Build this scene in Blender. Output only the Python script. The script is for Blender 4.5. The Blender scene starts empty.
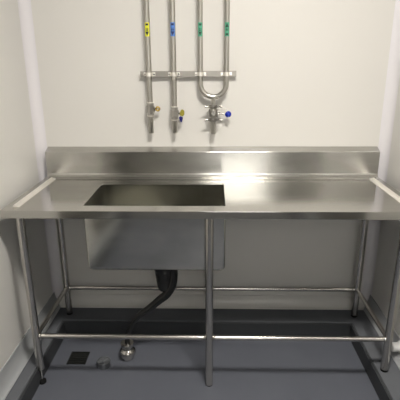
import bpy, bmesh, math
from mathutils import Vector, Matrix
C = bpy.context.scene.collection
PI = math.pi

# ------------------------------------------------------------------ materials
def principled(name, col, rough=.5, metal=0., aniso=0., tangent=None, spec=None):
    m = bpy.data.materials.new(name); m.use_nodes = True
    b = m.node_tree.nodes['Principled BSDF']
    b.inputs['Base Color'].default_value = (*col, 1)
    b.inputs['Roughness'].default_value = rough
    b.inputs['Metallic'].default_value = metal
    if spec is not None: b.inputs['Specular IOR Level'].default_value = spec
    if aniso:
        b.inputs['Anisotropic'].default_value = aniso
        t = m.node_tree.nodes.new('ShaderNodeCombineXYZ')
        for i in range(3): t.inputs[i].default_value = tangent[i]
        m.node_tree.links.new(t.outputs[0], b.inputs['Tangent'])
    return m, b

def add_noise(m, b, scale, c0, c1, stretch=(1,1,1), bump=0., detail=4, rough=None, p0=.3, p1=.7):
    nt = m.node_tree; N = nt.nodes; L = nt.links
    g = N.new('ShaderNodeNewGeometry'); mp = N.new('ShaderNodeMapping'); mp.inputs['Scale'].default_value = stretch
    n = N.new('ShaderNodeTexNoise'); n.inputs['Scale'].default_value = scale; n.inputs['Detail'].default_value = detail
    r = N.new('ShaderNodeValToRGB'); r.color_ramp.elements[0].position = p0; r.color_ramp.elements[1].position = p1
    r.color_ramp.elements[0].color = (*c0, 1); r.color_ramp.elements[1].color = (*c1, 1)
    L.new(g.outputs['Position'], mp.inputs[0]); L.new(mp.outputs[0], n.inputs['Vector'])
    L.new(n.outputs['Fac'], r.inputs[0]); L.new(r.outputs[0], b.inputs['Base Color'])
    if bump:
        bp = N.new('ShaderNodeBump'); bp.inputs['Strength'].default_value = bump; bp.inputs['Distance'].default_value = .002
        L.new(n.outputs['Fac'], bp.inputs['Height']); L.new(bp.outputs[0], b.inputs['Normal'])
    if rough:
        mr = N.new('ShaderNodeMapRange'); mr.inputs[3].default_value, mr.inputs[4].default_value = rough
        L.new(n.outputs['Fac'], mr.inputs[0]); L.new(mr.outputs[0], b.inputs['Roughness'])

M = {}
def mk(key, *a, noise=None, **k):
    m, b = principled(key, *a, **k); M[key] = m
    if noise: add_noise(m, b, **noise)
mk('wall_panel', (.80,.775,.73), .42, spec=.35, noise=dict(scale=1.5, c0=(.79,.765,.72), c1=(.81,.785,.74)))
mk('side_panel', (.78,.76,.72), .35, spec=.4)
mk('cove_white', (.84,.81,.83), .35)
mk('skirt_grey', (.42,.43,.44), .5)
mk('ceiling_white', (.82,.82,.80), .7)
mk('end_grey', (.55,.54,.50), .5)
mk('far_grey', (.16,.155,.14), .6)
mk('floor_grey', (.13,.135,.155), .42, noise=dict(scale=5, c0=(.124,.132,.158), c1=(.138,.147,.174), rough=(.36,.48), bump=.05))
mk('ledge_grey', (.14,.147,.16), .7, spec=.25, noise=dict(scale=7, c0=(.13,.137,.15), c1=(.15,.157,.172)))
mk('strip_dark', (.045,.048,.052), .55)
mk('steel_x', (.60,.575,.535), .15, 1., aniso=.6, tangent=(0,.7071,.7071),
   noise=dict(scale=6, c0=(.49,.48,.45), c1=(.54,.53,.50), stretch=(.4,14,14), detail=6, rough=(.11,.15)))
mk('steel_splash', (.60,.575,.535), .24, 1., aniso=.9, tangent=(0,.7071,.7071),
   noise=dict(scale=6, c0=(.48,.47,.445), c1=(.56,.55,.52), stretch=(1.2,3,3), detail=4, rough=(.21,.27)))
mk('steel_bowl', (.5,.48,.44), .3, 1.,
   noise=dict(scale=7, c0=(.46,.455,.425), c1=(.66,.65,.605), stretch=(1,1,1.6), detail=5, rough=(.12,.22), p0=.2, p1=.8))
mk('steel_tube', (.56,.54,.51), .22, 1.)
mk('steel_pipe', (.46,.44,.40), .3, 1.)
mk('steel_fitting', (.33,.315,.29), .3, 1.)
mk('steel_rail', (.42,.395,.36), .42, 1.)
mk('steel_cast', (.50,.48,.45), .28, 1.)
mk('steel_rim', (.92,.89,.84), .5, 1.)  # steel with the lamp's shine on the rims put into a near-white colour
mk('steel_polished', (.62,.60,.57), .16, 1.)
mk('black_plastic', (.012,.012,.012), .2)
mk('black_rubber', (.006,.006,.006), .75, spec=.2)
mk('yellow_vinyl', (.85,.85,.04), .45)
mk('blue_vinyl', (.10,.26,.68), .45)
mk('green_vinyl', (.10,.42,.26), .45)
mk('ink', (.01,.02,.02), .5)
mk('ink_navy', (.005,.01,.09), .5)
mk('ink_green', (.005,.06,.03), .5)
mk('brass', (.50,.36,.12), .3, 1.)
mk('handle_yellow', (.33,.29,.03), .35)
mk('handle_navy', (.012,.012,.16), .3)
mk('ball_blue', (.012,.035,.42), .22)
mk('white_plastic', (.8,.8,.78), .4)
mk('drain_cover', (.19,.2,.215), .32, .5)
mk('grate_dark', (.012,.013,.012), .45)
mk('frame_white', (.8,.8,.8), .4)
lm = bpy.data.materials.new('lamp_diffuser'); lm.use_nodes = True
lb = lm.node_tree.nodes['Principled BSDF']; lb.inputs['Base Color'].default_value = (1,1,1,1)
lb.inputs['Emission Color'].default_value = (1,.955,.885,1); lb.inputs['Emission Strength'].default_value = 83
M['lamp'] = lm
dm = lm.copy(); dm.name = 'pane_glow'; db = dm.node_tree.nodes['Principled BSDF']  # glow for the added pane behind the camera
db.inputs['Emission Color'].default_value = (1,.99,.96,1); db.inputs['Emission Strength'].default_value = 2.6
M['pane_glow'] = dm
dh = dm.copy(); dh.name = 'pane_glow_high'; dh.node_tree.nodes['Principled BSDF'].inputs['Emission Strength'].default_value = 3.1
M['pane_glow_high'] = dh

# ------------------------------------------------------------------ helpers
def obj(name, bm, mat, parent=None, bevel=0., seg=2, smooth=True, angle=40, kind=None):
    bmesh.ops.recalc_face_normals(bm, faces=bm.faces)
    me = bpy.data.meshes.new(name); bm.to_mesh(me); bm.free()
    me.materials.append(M[mat])
    o = bpy.data.objects.new(name, me); C.objects.link(o)
    if parent:
        o.parent = parent; o.matrix_parent_inverse = Matrix.Translation(-parent.location)
    if bevel:
        bv = o.modifiers.new('bevel', 'BEVEL'); bv.width = bevel; bv.segments = seg; bv.limit_method = 'ANGLE'; bv.angle_limit = math.radians(35)
    if smooth:
        for p in me.polygons: p.use_smooth = True
        if hasattr(me, 'set_sharp_from_angle'): me.set_sharp_from_angle(angle=math.radians(angle))
    if kind: o['kind'] = kind
    return o
def box(bm, x0, x1, y0, y1, z0, z1):
    r = bmesh.ops.create_cube(bm, size=1)
    bmesh.ops.scale(bm, vec=(x1-x0, y1-y0, z1-z0), verts=r['verts'])
    bmesh.ops.translate(bm, vec=((x0+x1)/2, (y0+y1)/2, (z0+z1)/2), verts=r['verts'])
    return bm
def BB(*a): return box(bmesh.new(), *a)
def prism(pts, axis, a, b, bm=None):
    """polygon of 2-D points extruded along an axis: x -> (y,z), y -> (x,z), z -> (x,y)"""
    bm = bm or bmesh.new()
    def P(p, t):
        return {'x': (t, p[0], p[1]), 'y': (p[0], t, p[1]), 'z': (p[0], p[1], t)}[axis]
    A = [bm.verts.new(P(p, a)) for p in pts]; B = [bm.verts.new(P(p, b)) for p in pts]
    bm.faces.new(A); bm.faces.new(B[::-1])
    for i in range(len(pts)):
        j = (i+1) % len(pts); bm.faces.new((A[i], B[i], B[j], A[j]))
    return bm
def tube(pts, rad, bm=None, n=16, cap=True, inner=None):
    """swept round tube; rad a number or a list"""
    bm = bm or bmesh.new()
    pts = [Vector(p) for p in pts]; rs = rad if isinstance(rad, (list, tuple)) else [rad]*len(pts)
    t0 = (pts[1]-pts[0]).normalized()
    up = Vector((0,0,1)) if abs(t0.z) < .9 else Vector((0,1,0))
    u = t0.cross(up).normalized(); rings = []
    for i, p in enumerate(pts):
        if i == 0: t = pts[1]-pts[0]
        elif i == len(pts)-1: t = pts[-1]-pts[-2]
        else: t = (pts[i+1]-p).normalized() + (p-pts[i-1]).normalized()
        t = t.normalized() if t.length > 1e-9 else t0
        u = (u - t*u.dot(t)).normalized(); v = t.cross(u)
        rings.append([bm.verts.new(p + (u*math.cos(2*PI*k/n) + v*math.sin(2*PI*k/n))*rs[i]) for k in range(n)])
    for a, b in zip(rings, rings[1:]):
        for k in range(n): bm.faces.new((a[k], a[(k+1)%n], b[(k+1)%n], b[k]))
    if cap: bm.faces.new(rings[0][::-1]); bm.faces.new(rings[-1])
    return bm
def lathe(prof, origin=(0,0,0), axis='z', bm=None, n=24):
    """prof: list of (radius, height) along the axis; closed with caps where the radius is > 0"""
    o = Vector(origin); d = {'z': Vector((0,0,1)), 'x': Vector((1,0,0)), 'y': Vector((0,1,0))}[axis]
    return tube([o + d*(h + i*1e-6) for i, (r, h) in enumerate(prof)], [max(r, .0004) for r, h in prof], bm, n)
def bend(pts, r, k=8):
    """round the inner corners of a polyline"""
    pts = [Vector(p) for p in pts]; out = [pts[0]]
    for i in range(1, len(pts)-1):
        a = (pts[i-1]-pts[i]); b = (pts[i+1]-pts[i]); q = min(r, a.length*.48, b.length*.48)
        A = pts[i]+a.normalized()*q; B = pts[i]+b.normalized()*q
        for s in range(k+1):
            t = s/k; out.append(A*(1-t)**2 + pts[i]*2*t*(1-t) + B*t*t)
    out.append(pts[-1]); return out
def thing(name, label, cat, loc=(0,0,0), group=None):
    o = bpy.data.objects.new(name, None); C.objects.link(o); o.location = loc; o.empty_display_size = .05
    o['label'] = label; o['category'] = cat
    if group: o['group'] = group
    return o
def tag(o, label, cat, group=None):
    o['label'] = label; o['category'] = cat
    if group: o['group'] = group
    return o
def rrect(x0, x1, y0, y1, r, k=6):
    P = []
    for cx, cy, a in ((x1-r, y1-r, 0), (x0+r, y1-r, 90), (x0+r, y0+r, 180), (x1-r, y0+r, 270)):
        for i in range(k+1):
            t = math.radians(a + 90*i/k); P.append((cx+r*math.cos(t), cy+r*math.sin(t)))
    return P

# ------------------------------------------------------------------ the room
YB, XW, YF, ZC = .65, 1.0, -2.7, 2.9
YS = -.85
ZL = .10                                            # height of the ledge round the sunken floor
S = 'structure'
obj('wall_back', BB(-XW-.06, XW+.06, YB, YB+.06, -.1, ZC+.05), 'wall_panel', kind=S, smooth=False)
obj('wall_left', BB(-XW-.06, -XW, YS, YB, -.1, ZC+.05), 'side_panel', kind=S, smooth=False)
obj('wall_right', BB(XW, XW+.06, YS, YB, -.1, ZC+.05), 'side_panel', kind=S, smooth=False)
obj('wall_hall_left', BB(-XW-.06, -XW, YF, YS, -.1, ZC+.05), 'far_grey', kind=S, smooth=False)
obj('wall_hall_right', BB(XW, XW+.06, YF, YS, -.1, ZC+.05), 'far_grey', kind=S, smooth=False)
obj('glare_pane', BB(-.06, .74, YF+.002, YF+.02, 1.35, 2.3), 'pane_glow_high', kind=S, smooth=False)   # unseen glowing pane, added and sized for the glare streak on the steel
obj('wall_front', BB(-XW-.06, XW+.06, YF-.06, YF, -.1, ZC+.05), 'end_grey', kind=S, smooth=False)
obj('ceiling', BB(-XW, XW, YF, YB, ZC, ZC+.05), 'ceiling_white', kind=S, smooth=False)
LX0, LX1, LY = -.90, .847, .462                     # edges of the sunken floor
obj('floor', BB(-XW, XW, YF, YB, -.1, 0), 'floor_grey', kind=S, smooth=False)
bm = bmesh.new()
prism([(-XW, YF), (LX0, YF), (LX0, LY), (LX1, LY), (LX1, YF), (XW, YF), (XW, YB), (-XW, YB)], 'z', .0, ZL, bm)
obj('trim_1', bm, 'ledge_grey', kind=S, bevel=.006, smooth=False)
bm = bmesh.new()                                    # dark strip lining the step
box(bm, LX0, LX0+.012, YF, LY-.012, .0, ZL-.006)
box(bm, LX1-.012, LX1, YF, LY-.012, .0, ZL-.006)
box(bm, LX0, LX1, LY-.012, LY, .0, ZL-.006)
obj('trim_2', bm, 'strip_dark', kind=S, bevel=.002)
def arc(cx, cy, r, a0, a1, k=10):
    return [(cx+r*math.cos(math.radians(a0+(a1-a0)*i/k)), cy+r*math.sin(math.radians(a0+(a1-a0)*i/k))) for i in range(k+1)]
r = .05                                             # upright rounded corner covers
obj('trim_3', prism([(-XW, YB)] + arc(-XW+r, YB-r, r, 90, 180)[0:], 'z', ZL, ZC, bmesh.new()), 'cove_white', kind=S, angle=25)
obj('trim_4', prism([(XW, YB)] + arc(XW-r, YB-r, r, 0, 90), 'z', ZL, ZC, bmesh.new()), 'cove_white', kind=S, angle=25)
def skirt_profile(w, h):                            # concave skirting: (distance from wall, height above ledge)
    P = [(0, 0), (w, 0), (w, .004)]
    for i in range(1, 9):
        t = math.radians(90*i/8); P.append((w-(w-.004)*math.sin(t), .004+(h-.004)*(1-math.cos(t))))
    P.append((0, h)); return P
obj('baseboard_left', prism([(-XW+a, ZL+b) for a, b in skirt_profile(.04, .10)], 'y', YF, YB), 'skirt_grey', kind=S)
obj('baseboard_right', prism([(XW-a, ZL+b) for a, b in skirt_profile(.04, .10)], 'y', YF, YB), 'skirt_grey', kind=S)
obj('baseboard_back', prism([(YB-a, ZL+b) for a, b in skirt_profile(.05, .07)], 'x', -XW+.004, XW-.004), 'side_panel', kind=S)

# ceiling lamp that lights the room and glares in the steel
LX, LYC, LHX, LHY = .30, -1.03, .30, .16
t = thing('ceiling_light', 'white panel lamp set in the ceiling above the camera', 'ceiling light', (LX, LYC, ZC))
bm = bmesh.new()
for a in ((-LHX-.02,LHX+.02,-LHY-.02,-LHY), (-LHX-.02,LHX+.02,LHY,LHY+.02), (-LHX-.02,-LHX,-LHY,LHY), (LHX,LHX+.02,-LHY,LHY)):
    box(bm, LX+a[0], LX+a[1], LYC+a[2], LYC+a[3], ZC-.02, ZC-.0005)
obj('frame', bm, 'frame_white', t)
obj('diffuser', BB(LX-LHX, LX+LHX, LYC-LHY, LYC+LHY, ZC-.012, ZC-.001), 'lamp', t, smooth=False)

# ------------------------------------------------------------------ the sink bench
H, D, XE = .962, .59, .955
BX0, BX1, BY0, BY1 = -.595, .066, .078, .452        # sink opening
bench = thing('sink_bench', 'long stainless steel sink bench with sunken bowl on left and raised back splash', 'sink bench', (0, .3, 0))
bm = bmesh.new()
def plate(bm, outer, inner, z0, z1):
    rings = []
    for z in (z0, z1):
        O = [bm.verts.new((x, y, z)) for x, y in outer]; I = [bm.verts.new((x, y, z)) for x, y in inner]
        E = [bm.edges.new((L[i], L[(i+1) % len(L)])) for L in (O, I) for i in range(len(L))]
        bmesh.ops.triangle_fill(bm, use_beauty=True, edges=E); rings.append((O, I))
    for k in (0, 1):
        A, B = rings[0][k], rings[1][k]
        for i in range(len(A)):
            j = (i+1) % len(A); bm.faces.new((A[i], A[j], B[j], B[i]))
def worktop(bm):
    def loop(P, z): return [bm.verts.new((x, y, z)) for x, y in P]
    def rect(g): return [(-XE+g, g), (XE-g, g), (XE-g, D), (-XE+g, D)]
    hole = rrect(BX0, BX1, BY0, BY1, .005, 3)
    O1, O2, O3, O4 = loop(rect(0), H), loop(rect(0), H-.037), loop(rect(.014), H-.037), loop(rect(.014), H-.004)
    I1, I2 = loop(hole, H), loop(hole, H-.004)
    for O, I in ((O1, I1), (O4, I2)):
        E = []
        for L in (O, I):
            for i in range(len(L)):
                E.append(bm.edges.new((L[i], L[(i+1) % len(L)])))
        bmesh.ops.triangle_fill(bm, use_beauty=True, edges=E)
    for A, B in ((O1, O2), (O2, O3), (O3, O4), (I1, I2)):
        for i in range(len(A)):
            j = (i+1) % len(A); bm.faces.new((A[i], A[j], B[j], B[i]))
worktop(bm)
obj('worktop', bm, 'steel_x', bench, bevel=.003, seg=2, smooth=False)
sp = [(.548, H+.0005), (.560, H+.004), (.576, H+.009), (.586, H+.016), (.590, H+.026),
      (.590, 1.109), (.5925, 1.1125), (.640, 1.131), (.6475, 1.131), (.6475, H+.0005)]
obj('backsplash', prism(sp, 'x', -.942, .942), 'steel_splash', bench, smooth=False)
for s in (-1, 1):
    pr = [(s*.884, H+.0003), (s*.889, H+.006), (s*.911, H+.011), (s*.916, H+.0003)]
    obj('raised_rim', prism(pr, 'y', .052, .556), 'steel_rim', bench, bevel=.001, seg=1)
# bowl: inner and outer shells with rounded corners
ZB = .626
def bowl_mesh():
    bm = bmesh.new(); k = 5
    def ring(g, z, r): return [bm.verts.new((x, y, z)) for x, y in rrect(BX0-g, BX1+g, BY0-g, BY1+g, r, k)]
    th = .003; R = []
    R.append(ring(.0005, H-.0045, .016)); 
    R.append(ring(.0005, ZB+.03, .016))
    R.append(ring(-.003, ZB+.018, .014)); R.append(ring(-.010, ZB+.008, .018)); R.append(ring(-.022, ZB+.004, .022))
    O = [ring(th, H-.0045, .011), ring(th, ZB+.025, .011), ring(th-.003, ZB+.012, .016), ring(th-.01, ZB+.004, .02), ring(-.022, ZB, .022)]
    for L in (R, O):
        for a, b in zip(L, L[1:]):
            for i in range(len(a)):
                j = (i+1) % len(a); bm.faces.new((a[i], a[j], b[j], b[i]))
    for i in range(len(R[0])):
        j = (i+1) % len(R[0]); bm.faces.new((R[0][i], R[0][j], O[0][j], O[0][i]))
    bm.faces.new(R[-1]); bm.faces.new(O[-1])
    return bm
bowl = obj('sink_bowl', bowl_mesh(), 'steel_bowl', bench, angle=50)
WX, WY = -.247, .26
obj('waste_outlet', lathe([(.01, 0), (.045, 0), (.045, .003), (.03, .0035), (.028, .001), (.006, .001)], (WX, WY, ZB+.0042)), 'steel_polished', bowl)
# legs, feet, rails
LR, RR, YFR, YRR, ZR = .019, .0125, .023+.012, .53, .283
for x, y, zf, tub, nm in ((-.88, YFR, 0, .085, 'l'), (-.007, YFR, 0, .004, 'm'), (.88, YFR, ZL, .012, 'r'),
                          (-.88, YRR, ZL, .012, 'l'), (-.007, YRR, ZL, .012, 'm'), (.88, YRR, ZL, .012, 'r')):
    lg = obj('leg', lathe([(LR*.96, zf+tub), (LR, zf+tub+.004), (LR, H-.0045)], (x, y, 0), n=24), 'steel_tube', bench, angle=60)
    if nm == 'l' and zf == 0:
        ft = obj('foot', lathe([(.0195, zf), (.0198, zf+.003), (.0195, zf+.014), (.012, zf+.018), (.007, zf+.02)], (x, y, 0)), 'black_rubber', lg)
        ft['label'] = 'black foot screwed far out on a thin stem'
        obj('foot_stem', lathe([(.006, zf+.015), (.006, zf+.0845)], (x, y, 0), n=12), 'steel_polished', lg)
    else:
        obj('foot', lathe([(LR*.92, zf), (LR*.98, zf+.002), (LR*.98, zf+tub-.0005)], (x, y, 0)), 'black_rubber', lg)
def rail(a, b, name='rail'):
    a, b = Vector(a), Vector(b); d = (b-a).normalized()
    bm = tube([a+d*LR*.9, b-d*LR*.9], RR, n=18)
    tube([a+d*LR*.92, a+d*(LR+.004), a+d*(LR+.008)], [RR*1.25, RR*1.22, RR], bm, n=18)
    tube([b-d*LR*.92, b-d*(LR+.004), b-d*(LR+.008)], [RR*1.25, RR*1.22, RR], bm, n=18)
    obj(name, bm, 'steel_tube', bench, angle=60)
for y in (YFR, YRR):
    for x0, x1 in ((-.88, -.007), (-.007, .88)): rail((x0, y, ZR), (x1, y, ZR), 'front_rail' if y == YFR else 'rear_rail')
for x in (-.88, .88): rail((x, YFR, ZR), (x, YRR, ZR), 'side_rail')

# ------------------------------------------------------------------ waste pipe
wp = thing('waste_pipe', 'black plastic waste pipe curving down from the sink bowl towards the floor', 'waste pipe', (WX, WY, ZB))
obj('trap_body', lathe([(.04, -.001), (.052, -.004), (.055, -.03), (.056, -.075), (.052, -.08), (.050, -.1), (.046, -.13), (.040, -.185), (.030, -.200), (.01, -.205)], (WX, WY, ZB)), 'black_plastic', wp)
obj('collar', lathe([(.058, -.03), (.061, -.034), (.061, -.056), (.058, -.06)], (WX, WY, ZB), n=10), 'black_plastic', wp, angle=20)
path = [(-.205, .25, .60), (-.197, .245, .54), (-.205, .24, .465), (-.235, .24, .41), (-.276, .24, .373), (-.332, .24, .322), (-.386, .24, .280), (-.425, .24, .232), (-.450, .24, .18), (-.462, .238, .135), (-.466, .235, .105)]
def smooth_path(P, k=5):
    P = [Vector(p) for p in P]; P = [P[0]*2-P[1]] + P + [P[-1]*2-P[-2]]; out = []
    for i in range(1, len(P)-2):
        for s in range(k):
            t = s/k; a, b, c, d = P[i-1], P[i], P[i+1], P[i+2]
            out.append(.5*((2*b)+(c-a)*t+(2*a-5*b+4*c-d)*t*t+(-a+3*b-3*c+d)*t**3))
    out.append(P[-2]); return out
sm = smooth_path(path); n = len(sm)
obj('drain_pipe', tube(sm, [.023 - .009*min(1, max(0, (i/n-.35)/.35)) for i in range(n)], n=18), 'black_plastic', wp)
# floor spigot
SX, SY = -.466, .235
fd = thing('floor_drain', 'bulbous polished steel drain fitting on the floor catching the black waste pipe', 'floor drain', (SX, SY, 0))
bm = lathe([(.026, 0), (.030, .004), (.034, .015), (.043, .034), (.046, .048), (.042, .060), (.033, .066), (.030, .070)], (SX, SY, 0), n=28)
obj('drain_body', bm, 'steel_polished', fd)
obj('drain_cup', lathe([(.030, .0695), (.031, .075), (.034, .100), (.036, .104), (.033, .106), (.016, .104)], (SX, SY, 0)), 'steel_tube', fd)

# floor grate, made of bars in a frame, set at the floor surface
bm = bmesh.new(); gx0, gx1, gy0, gy1 = -.80, -.695, .178, .286
box(bm, gx0, gx1, gy0, gy0+.006, .0, .004); box(bm, gx0, gx1, gy1-.006, gy1, .0, .004)
box(bm, gx0, gx0+.006, gy0, gy1, .0, .004); box(bm, gx1-.006, gx1, gy0, gy1, .0, .004)
box(bm, gx0+.004, gx1-.004, gy0+.004, gy1-.004, .0, .0012)
for i in range(5):
    y = gy0+.006+(gy1-gy0-.012)*(i+.5)/5
    box(bm, gx0+.005, gx1-.005, y-.004, y+.004, .001, .0035)
tag(obj('floor_grate', bm, 'grate_dark', smooth=False), 'small square dark slotted grate in the grey floor near the left leg', 'floor grate')
CX, CY = -.588, .172
cv = thing('floor_drain_cover', 'round grey cap on the floor between the dark grate and the steel drain fitting', 'drain cover', (CX, CY, 0))
obj('body', lathe([(.036, 0), (.037, .004), (.034, .024), (.033, .0265)], (CX, CY, 0), n=32), 'drain_cover', cv)
bm = lathe([(.033, .027), (.038, .028), (.039, .032), (.037, .035), (.031, .0355), (.029, .031), (.010, .031), (.008, .034), (.001, .0345)], (CX, CY, 0), n=32)
for a in range(4):
    q = a*PI/2+.4; tube([(CX+.008*math.cos(q), CY+.008*math.sin(q), .0315), (CX+.030*math.cos(q), CY+.030*math.sin(q), .0315)], .0022, bm, n=6)
obj('cap', bm, 'drain_cover', cv)

# white fitting on right wall
wf = thing('wall_fitting', 'short white plastic pipe end low on the right wall beside the front right leg', 'pipe fitting', (XW, .13, .15))
obj('pipe_end', lathe([(.02, -.055), (.024, -.053), (.024, -.02), (.03, -.018), (.03, -.0105)], (XW, .13, .17), 'x'), 'white_plastic', wf)
obj('flange', lathe([(.034, -.0105), (.036, -.008), (.036, -.0045)], (XW, .13, .17), 'x'), 'white_plastic', wf)

# ------------------------------------------------------------------ supply pipes on the back wall
YP = .60; ZTOP = ZC-.001
rail_t = thing('pipe_support_rail', 'horizontal steel strip with saddle clips holding the pipes to the back wall', 'support rail', (-.12, YB, 1.532))
bm = bmesh.new()
box(bm, -.385, .135, YP+.022, YP+.030, 1.516, 1.548)

obj('channel', bm, 'steel_rail', rail_t, bevel=.001)
for x in (-.37, -.27, -.13, .12):
    obj('standoff', lathe([(.006, .0305), (.006, .044), (.014, .0445), (.014, .0498)], (x, YP, 1.532), 'y', n=14), 'steel_tube', rail_t)
def clip(x, r):
    bm = bmesh.new(); w = .010
    outer = [(x+(r+.0032)*math.cos(a), YP+(r+.0032)*-math.sin(a)) for a in [PI*i/12 for i in range(13)]]
    inner = [(x+(r+.0006)*math.cos(a), YP+(r+.0006)*-math.sin(a)) for a in [PI*i/12 for i in range(12, -1, -1)]]
    y1 = YP+.0175
    P = [(x+r+.0032+.014, y1), (x+r+.0032+.014, y1-.003), (x+r+.0032, y1-.003)] + outer[0:] + \
        [(x-r-.0032, y1-.003), (x-r-.0032-.014, y1-.003), (x-r-.0032-.014, y1)] + [(x-r-.0006, y1)] + inner + [(x+r+.0006, y1)]
    prism(P, 'z', 1.532-.010, 1.532+.010, bm)
    c = obj('pipe_clip', bm, 'steel_rim', rail_t, angle=30)
    for s in (-1, 1):
        obj('bolt', lathe([(.005, -.0055), (.0055, -.001), (.0055, .0)], (x+s*(r+.0105), y1-.003, 1.532), 'y', n=6), 'steel_polished', c, smooth=False)

def sticker(x, r, mat, ink, up, parent, lab, z=1.757):
    bm = bmesh.new(); h = .068; n = 12; R = r+.0006
    a = [math.radians(-140 + 100*i/n) for i in range(n+1)]
    V = [[bm.verts.new((x+q*math.cos(t), YP+q*math.sin(t), zz)) for t in a] for q, zz in ((R, z-h/2), (R, z+h/2), (R-.0005, z+h/2), (R-.0005, z-h/2))]
    for A, B in ((0,1), (1,2), (2,3), (3,0)):
        for i in range(n): bm.faces.new((V[A][i], V[A][i+1], V[B][i+1], V[B][i]))
    bm.faces.new([V[k][0] for k in range(4)]); bm.faces.new([V[k][n] for k in range(4)][::-1])
    s = obj('flow_label', bm, mat, parent); s['label'] = lab
    bm = bmesh.new(); R2 = R+.0004                  # printed arrow head and marks, thin raised ink wrapped on the pipe
    def patch(u0, u1, lo, hi, k=6):
        """strip wrapped on the pipe between arc lengths u0 and u1; lo and hi give its lower and upper edge"""
        us = [u0+(u1-u0)*i/k for i in range(k+1)]
        def V(R_, u, v): return bm.verts.new((x+R_*math.cos(-PI/2+u/R2), YP+R_*math.sin(-PI/2+u/R2), z+v))
        rows = [(V(R2, u, lo(u)), V(R2, u, hi(u)), V(R2-.0007, u, hi(u)), V(R2-.0007, u, lo(u))) for u in us]
        for A, B in zip(rows, rows[1:]):
            for i in range(4): bm.faces.new((A[i], A[(i+1) % 4], B[(i+1) % 4], B[i]))
        bm.faces.new(rows[0]); bm.faces.new(rows[-1][::-1])
    d = 1 if up else -1
    if up: patch(-.0095, .0095, lambda u: .010, lambda u: .0105+.021*(1-abs(u)/.0095))
    else: patch(-.0095, .0095, lambda u: -.0105-.021*(1-abs(u)/.0095), lambda u: -.010)
    for s0, s1 in ((-.007, -.001), (.001, .007)):
        patch(s0, s1, lambda u: -.0045*1-.002, lambda u: .0005, 3)
        patch(s0, s1, lambda u: .0045*1-.001, lambda u: .007, 3)
    patch(-.007, .007, lambda u: -d*.024-.005, lambda u: -d*.024+.005, 5)
    a_ = obj('arrow_print', bm, ink, s, smooth=False)

def valve_body(x, z, parent):
    """three-piece valve with hexagonal ends, centre z"""
    b = lathe([(.014, -.032), (.0195, -.0315), (.0195, -.022), (.0150, -.0215), (.0150, -.0185), (.0235, -.018), (.0235, .018),
               (.0150, .0185), (.0150, .0215), (.0195, .022), (.0195, .0315), (.014, .032)], (x, YP, z), n=8)
    for sx in (-1, 1):
        for sy in (-1, 1): tube([(x+sx*.016, YP+sy*.016, z-.0205), (x+sx*.016, YP+sy*.016, z+.0205)], .0035, b, n=6)
    v = obj('valve', b, 'steel_cast', parent, angle=25)
    for dz in (-.039, .0325):
        obj('valve_collar', lathe([(.0165, dz), (.0185, dz+.001), (.0185, dz+.0055), (.0165, dz+.0065)], (x, YP, z)), 'steel_rim', v)
    obj('stem', lathe([(.008, .017), (.008, .026), (.0055, .027), (.0055, .034)], (x, YP, z), 'x', n=14), 'steel_polished', v)
    return v

G = None
# pipe 1: yellow flow label
x = -.334; rp = .0145
p1 = thing('supply_pipe', 'steel supply pipe with a yellow label, leftmost on the back wall', 'pipe', (x, YP, 1.217))
obj('riser', lathe([(rp, 1.37), (rp, ZTOP)], (x, YP, 0)), 'steel_pipe', p1)
sticker(x, rp, 'yellow_vinyl', 'ink', False, p1, 'yellow flow label')
v = valve_body(x, 1.348, p1)
bm = tube([(x+.030, YP-.016, 1.345), (x+.036, YP-.017, 1.350), (x+.042, YP-.016, 1.346)], .0025, n=8)
bm.free()
bm = bmesh.new()                                    # small brass ring handle
R0 = .0095; ring = []
for i in range(24):
    a = 2*PI*i/24; ring.append([(x+.041+(R0+.0055*math.cos(b))*math.cos(a), YP-.003+.0055*math.sin(b), 1.350+(R0+.0055*math.cos(b))*math.sin(a)) for b in [2*PI*k/8 for k in range(8)]])
VV = [[bm.verts.new(p) for p in r_] for r_ in ring]
for i in range(24):
    for k in range(8): bm.faces.new((VV[i][k], VV[(i+1)%24][k], VV[(i+1)%24][(k+1)%8], VV[i][(k+1)%8]))
h = obj('handle', bm, 'brass', v); h['label'] = 'small brass ring handle'
obj('outlet', lathe([(.0125, 1.217), (.0135, 1.219), (.0135, 1.300), (.017, 1.302), (.017, 1.320), (.0125, 1.3215)], (x, YP, 0)), 'steel_pipe', p1)

# pipe 2: blue flow label
x = -.201
p2 = thing('supply_pipe', 'steel supply pipe with a blue label, second from left on the back wall', 'pipe', (x, YP, 1.217))
obj('riser', lathe([(rp, 1.352), (rp, ZTOP)], (x, YP, 0)), 'steel_pipe', p2)
sticker(x, rp, 'blue_vinyl', 'ink_navy', False, p2, 'blue flow label')
v = valve_body(x, 1.325, p2)
bm = bmesh.new()                                    # butterfly lever turned face on
pts = [(-.014, -.010), (.004, -.014), (.012, -.004), (.012, .014), (.004, .023), (-.006, .021), (-.012, .008)]
prism([(x+.042+a, 1.324+b) for a, b in pts], 'y', YP-.012, YP-.004, bm)
h = obj('handle', bm, 'handle_yellow', v, bevel=.002); h['label'] = 'dark yellow lever handle'
bm = prism([(x+.026+a, 1.294+b) for a, b in [(-.003, .010), (.006, .017), (.018, .013), (.019, .004), (.013, -.016), (.007, -.016)]], 'y', YP-.014, YP-.003)
h = obj('lever_grip', bm, 'handle_navy', v, bevel=.002); h['label'] = 'navy blue grip'
obj('outlet', lathe([(.0125, 1.217), (.0135, 1.219), (.0135, 1.2975), (.0125, 1.298)], (x, YP, 0)), 'steel_pipe', p2)

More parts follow.
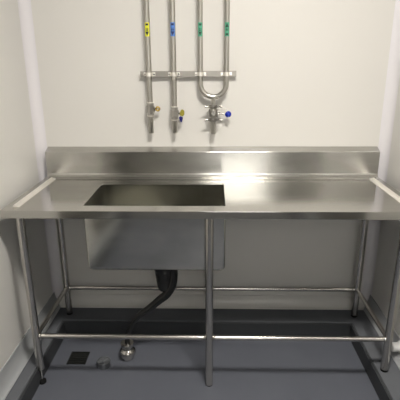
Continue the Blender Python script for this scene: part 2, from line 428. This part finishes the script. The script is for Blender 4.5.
# looped pipe: two risers joined by a U bend
xa, xb = -.058, .081; xc = (xa+xb)/2 ; ru = (xb-xa)/2; rl = .0135; zu = 1.482
p3 = thing('looped_supply_pipe', 'steel pipe pair with green labels joined by a U bend above a valve', 'pipe', (xc, YP, 1.217))
U = [(xa, YP, ZTOP), (xa, YP, zu+.05)] + [(xc-ru*math.cos(PI*i/20), YP, zu-ru*math.sin(PI*i/20)) for i in range(21)] + [(xb, YP, zu+.05), (xb, YP, ZTOP)]
obj('riser', tube(U, rl, n=20), 'steel_pipe', p3)
sticker(xa, rl, 'green_vinyl', 'ink_green', False, p3, 'green flow label with arrow pointing down', 1.755)
sticker(xb, rl, 'green_vinyl', 'ink_green', True, p3, 'green flow label with arrow pointing up', 1.755)
zs = zu-ru-rl
obj('branch', lathe([(.0105, zs+.004), (.0105, 1.366)], (xc, YP, 0)), 'steel_pipe', p3)
def clamp(z):
    b = lathe([(.015, -.009), (.022, -.008), (.023, 0), (.022, .008), (.015, .009)], (xc, YP, z), n=20)
    box(b, xc-.030, xc-.018, YP-.010, YP+.006, z-.006, z+.006); box(b, xc+.018, xc+.030, YP-.010, YP+.006, z-.006, z+.006)
    c = obj('pipe_clamp', b, 'steel_fitting', p3)
    for s in (-1, 1):
        w = tube([(xc+s*.022, YP-.016, z), (xc+s*.034, YP-.020, z+.002), (xc+s*.046, YP-.018, z-.001)], [.0045, .0045, .0065], n=8)
        tube([(xc+s*.024, YP-.004, z), (xc+s*.024, YP-.024, z)], .0055, w, n=8)
        obj('wing_nut', w, 'steel_fitting', c)
clamp(1.362)
v = obj('valve', lathe([(.014, -.027), (.018, -.026), (.018, -.020), (.026, -.018), (.027, -.012), (.023, -.010), (.023, .010), (.027, .012), (.026, .018), (.018, .020), (.018, .026), (.014, .027)], (xc, YP, 1.326), n=24), 'steel_pipe', p3)
bm = bmesh.new()
for sx in (-1, 1):
    obj('tie_bolt', tube([(xc+sx*.020, YP-.018, 1.304), (xc+sx*.020, YP-.018, 1.349)], .004, n=8), 'steel_fitting', v)
obj('valve_cap', lathe([(.012, -.029), (.014, -.027), (.014, -.020)], (xc, YP, 1.326), 'y', n=6), 'steel_cast', v, smooth=False)
obj('stem', lathe([(.009, .027), (.009, .038), (.005, .039), (.005, .072)], (xc, YP-.004, 1.322), 'x', n=14), 'steel_fitting', v)
obj('stop_rod', tube([(xc+.020, YP-.01, 1.345), (xc+.075, YP-.014, 1.347)], .0028, n=8), 'steel_fitting', v)
b = bmesh.new(); bmesh.ops.create_uvsphere(b, u_segments=24, v_segments=14, radius=.0175)
bmesh.ops.translate(b, vec=(xc+.082, YP-.006, 1.320), verts=b.verts)
h = obj('ball_knob', b, 'ball_blue', v, angle=180); h['label'] = 'round blue ball knob'
clamp(1.290)
bm = bmesh.new(); RO = .013
tube([(xc, YP, 1.281), (xc, YP, 1.235), (xc, YP, 1.212)], [.014, .0135, .0135], bm, n=20, cap=False)
tube([(xc, YP, 1.212), (xc, YP, 1.2125), (xc, YP, 1.275)], [.0135, .0110, .0110], bm, n=20, cap=False)
obj('outlet', bm, 'steel_pipe', p3)
for xx, rr in ((-.334, rp), (-.201, rp), (xa, rl), (xb, rl)): clip(xx, rr)

# ------------------------------------------------------------------ camera
f, pi_, ya, ro = 441.367, math.radians(17.7355), math.radians(-1.5062), math.radians(-.3232)
fw = Vector((math.sin(ya)*math.cos(pi_), math.cos(ya)*math.cos(pi_), -math.sin(pi_)))
r_ = Vector((math.cos(ya), -math.sin(ya), 0)); u_ = r_.cross(fw)
r2 = r_*math.cos(ro) + u_*math.sin(ro); u2 = -r_*math.sin(ro) + u_*math.cos(ro)
cam = bpy.data.cameras.new('camera'); co = bpy.data.objects.new('camera', cam); C.objects.link(co)
cam.sensor_width = 36; cam.lens = f*36/400; cam.clip_start = .02
m = Matrix(((r2.x, u2.x, -fw.x), (r2.y, u2.y, -fw.y), (r2.z, u2.z, -fw.z))).to_4x4(); m.translation = (.0004, -1.8573, 1.6102)
co.matrix_world = m
sc = bpy.context.scene; sc.camera = co
w = bpy.data.worlds.new('world'); sc.world = w; w.use_nodes = True
w.node_tree.nodes['Background'].inputs[0].default_value = (.8,.85,.9,1); w.node_tree.nodes['Background'].inputs[1].default_value = .1
sc.view_settings.view_transform = 'Standard'; sc.view_settings.look = 'None'; sc.view_settings.gamma = 1
sc.view_settings.use_curve_mapping = False; sc.view_settings.exposure = 0.35
sc.cycles.max_bounces = 10; sc.cycles.diffuse_bounces = 1; sc.cycles.glossy_bounces = 5
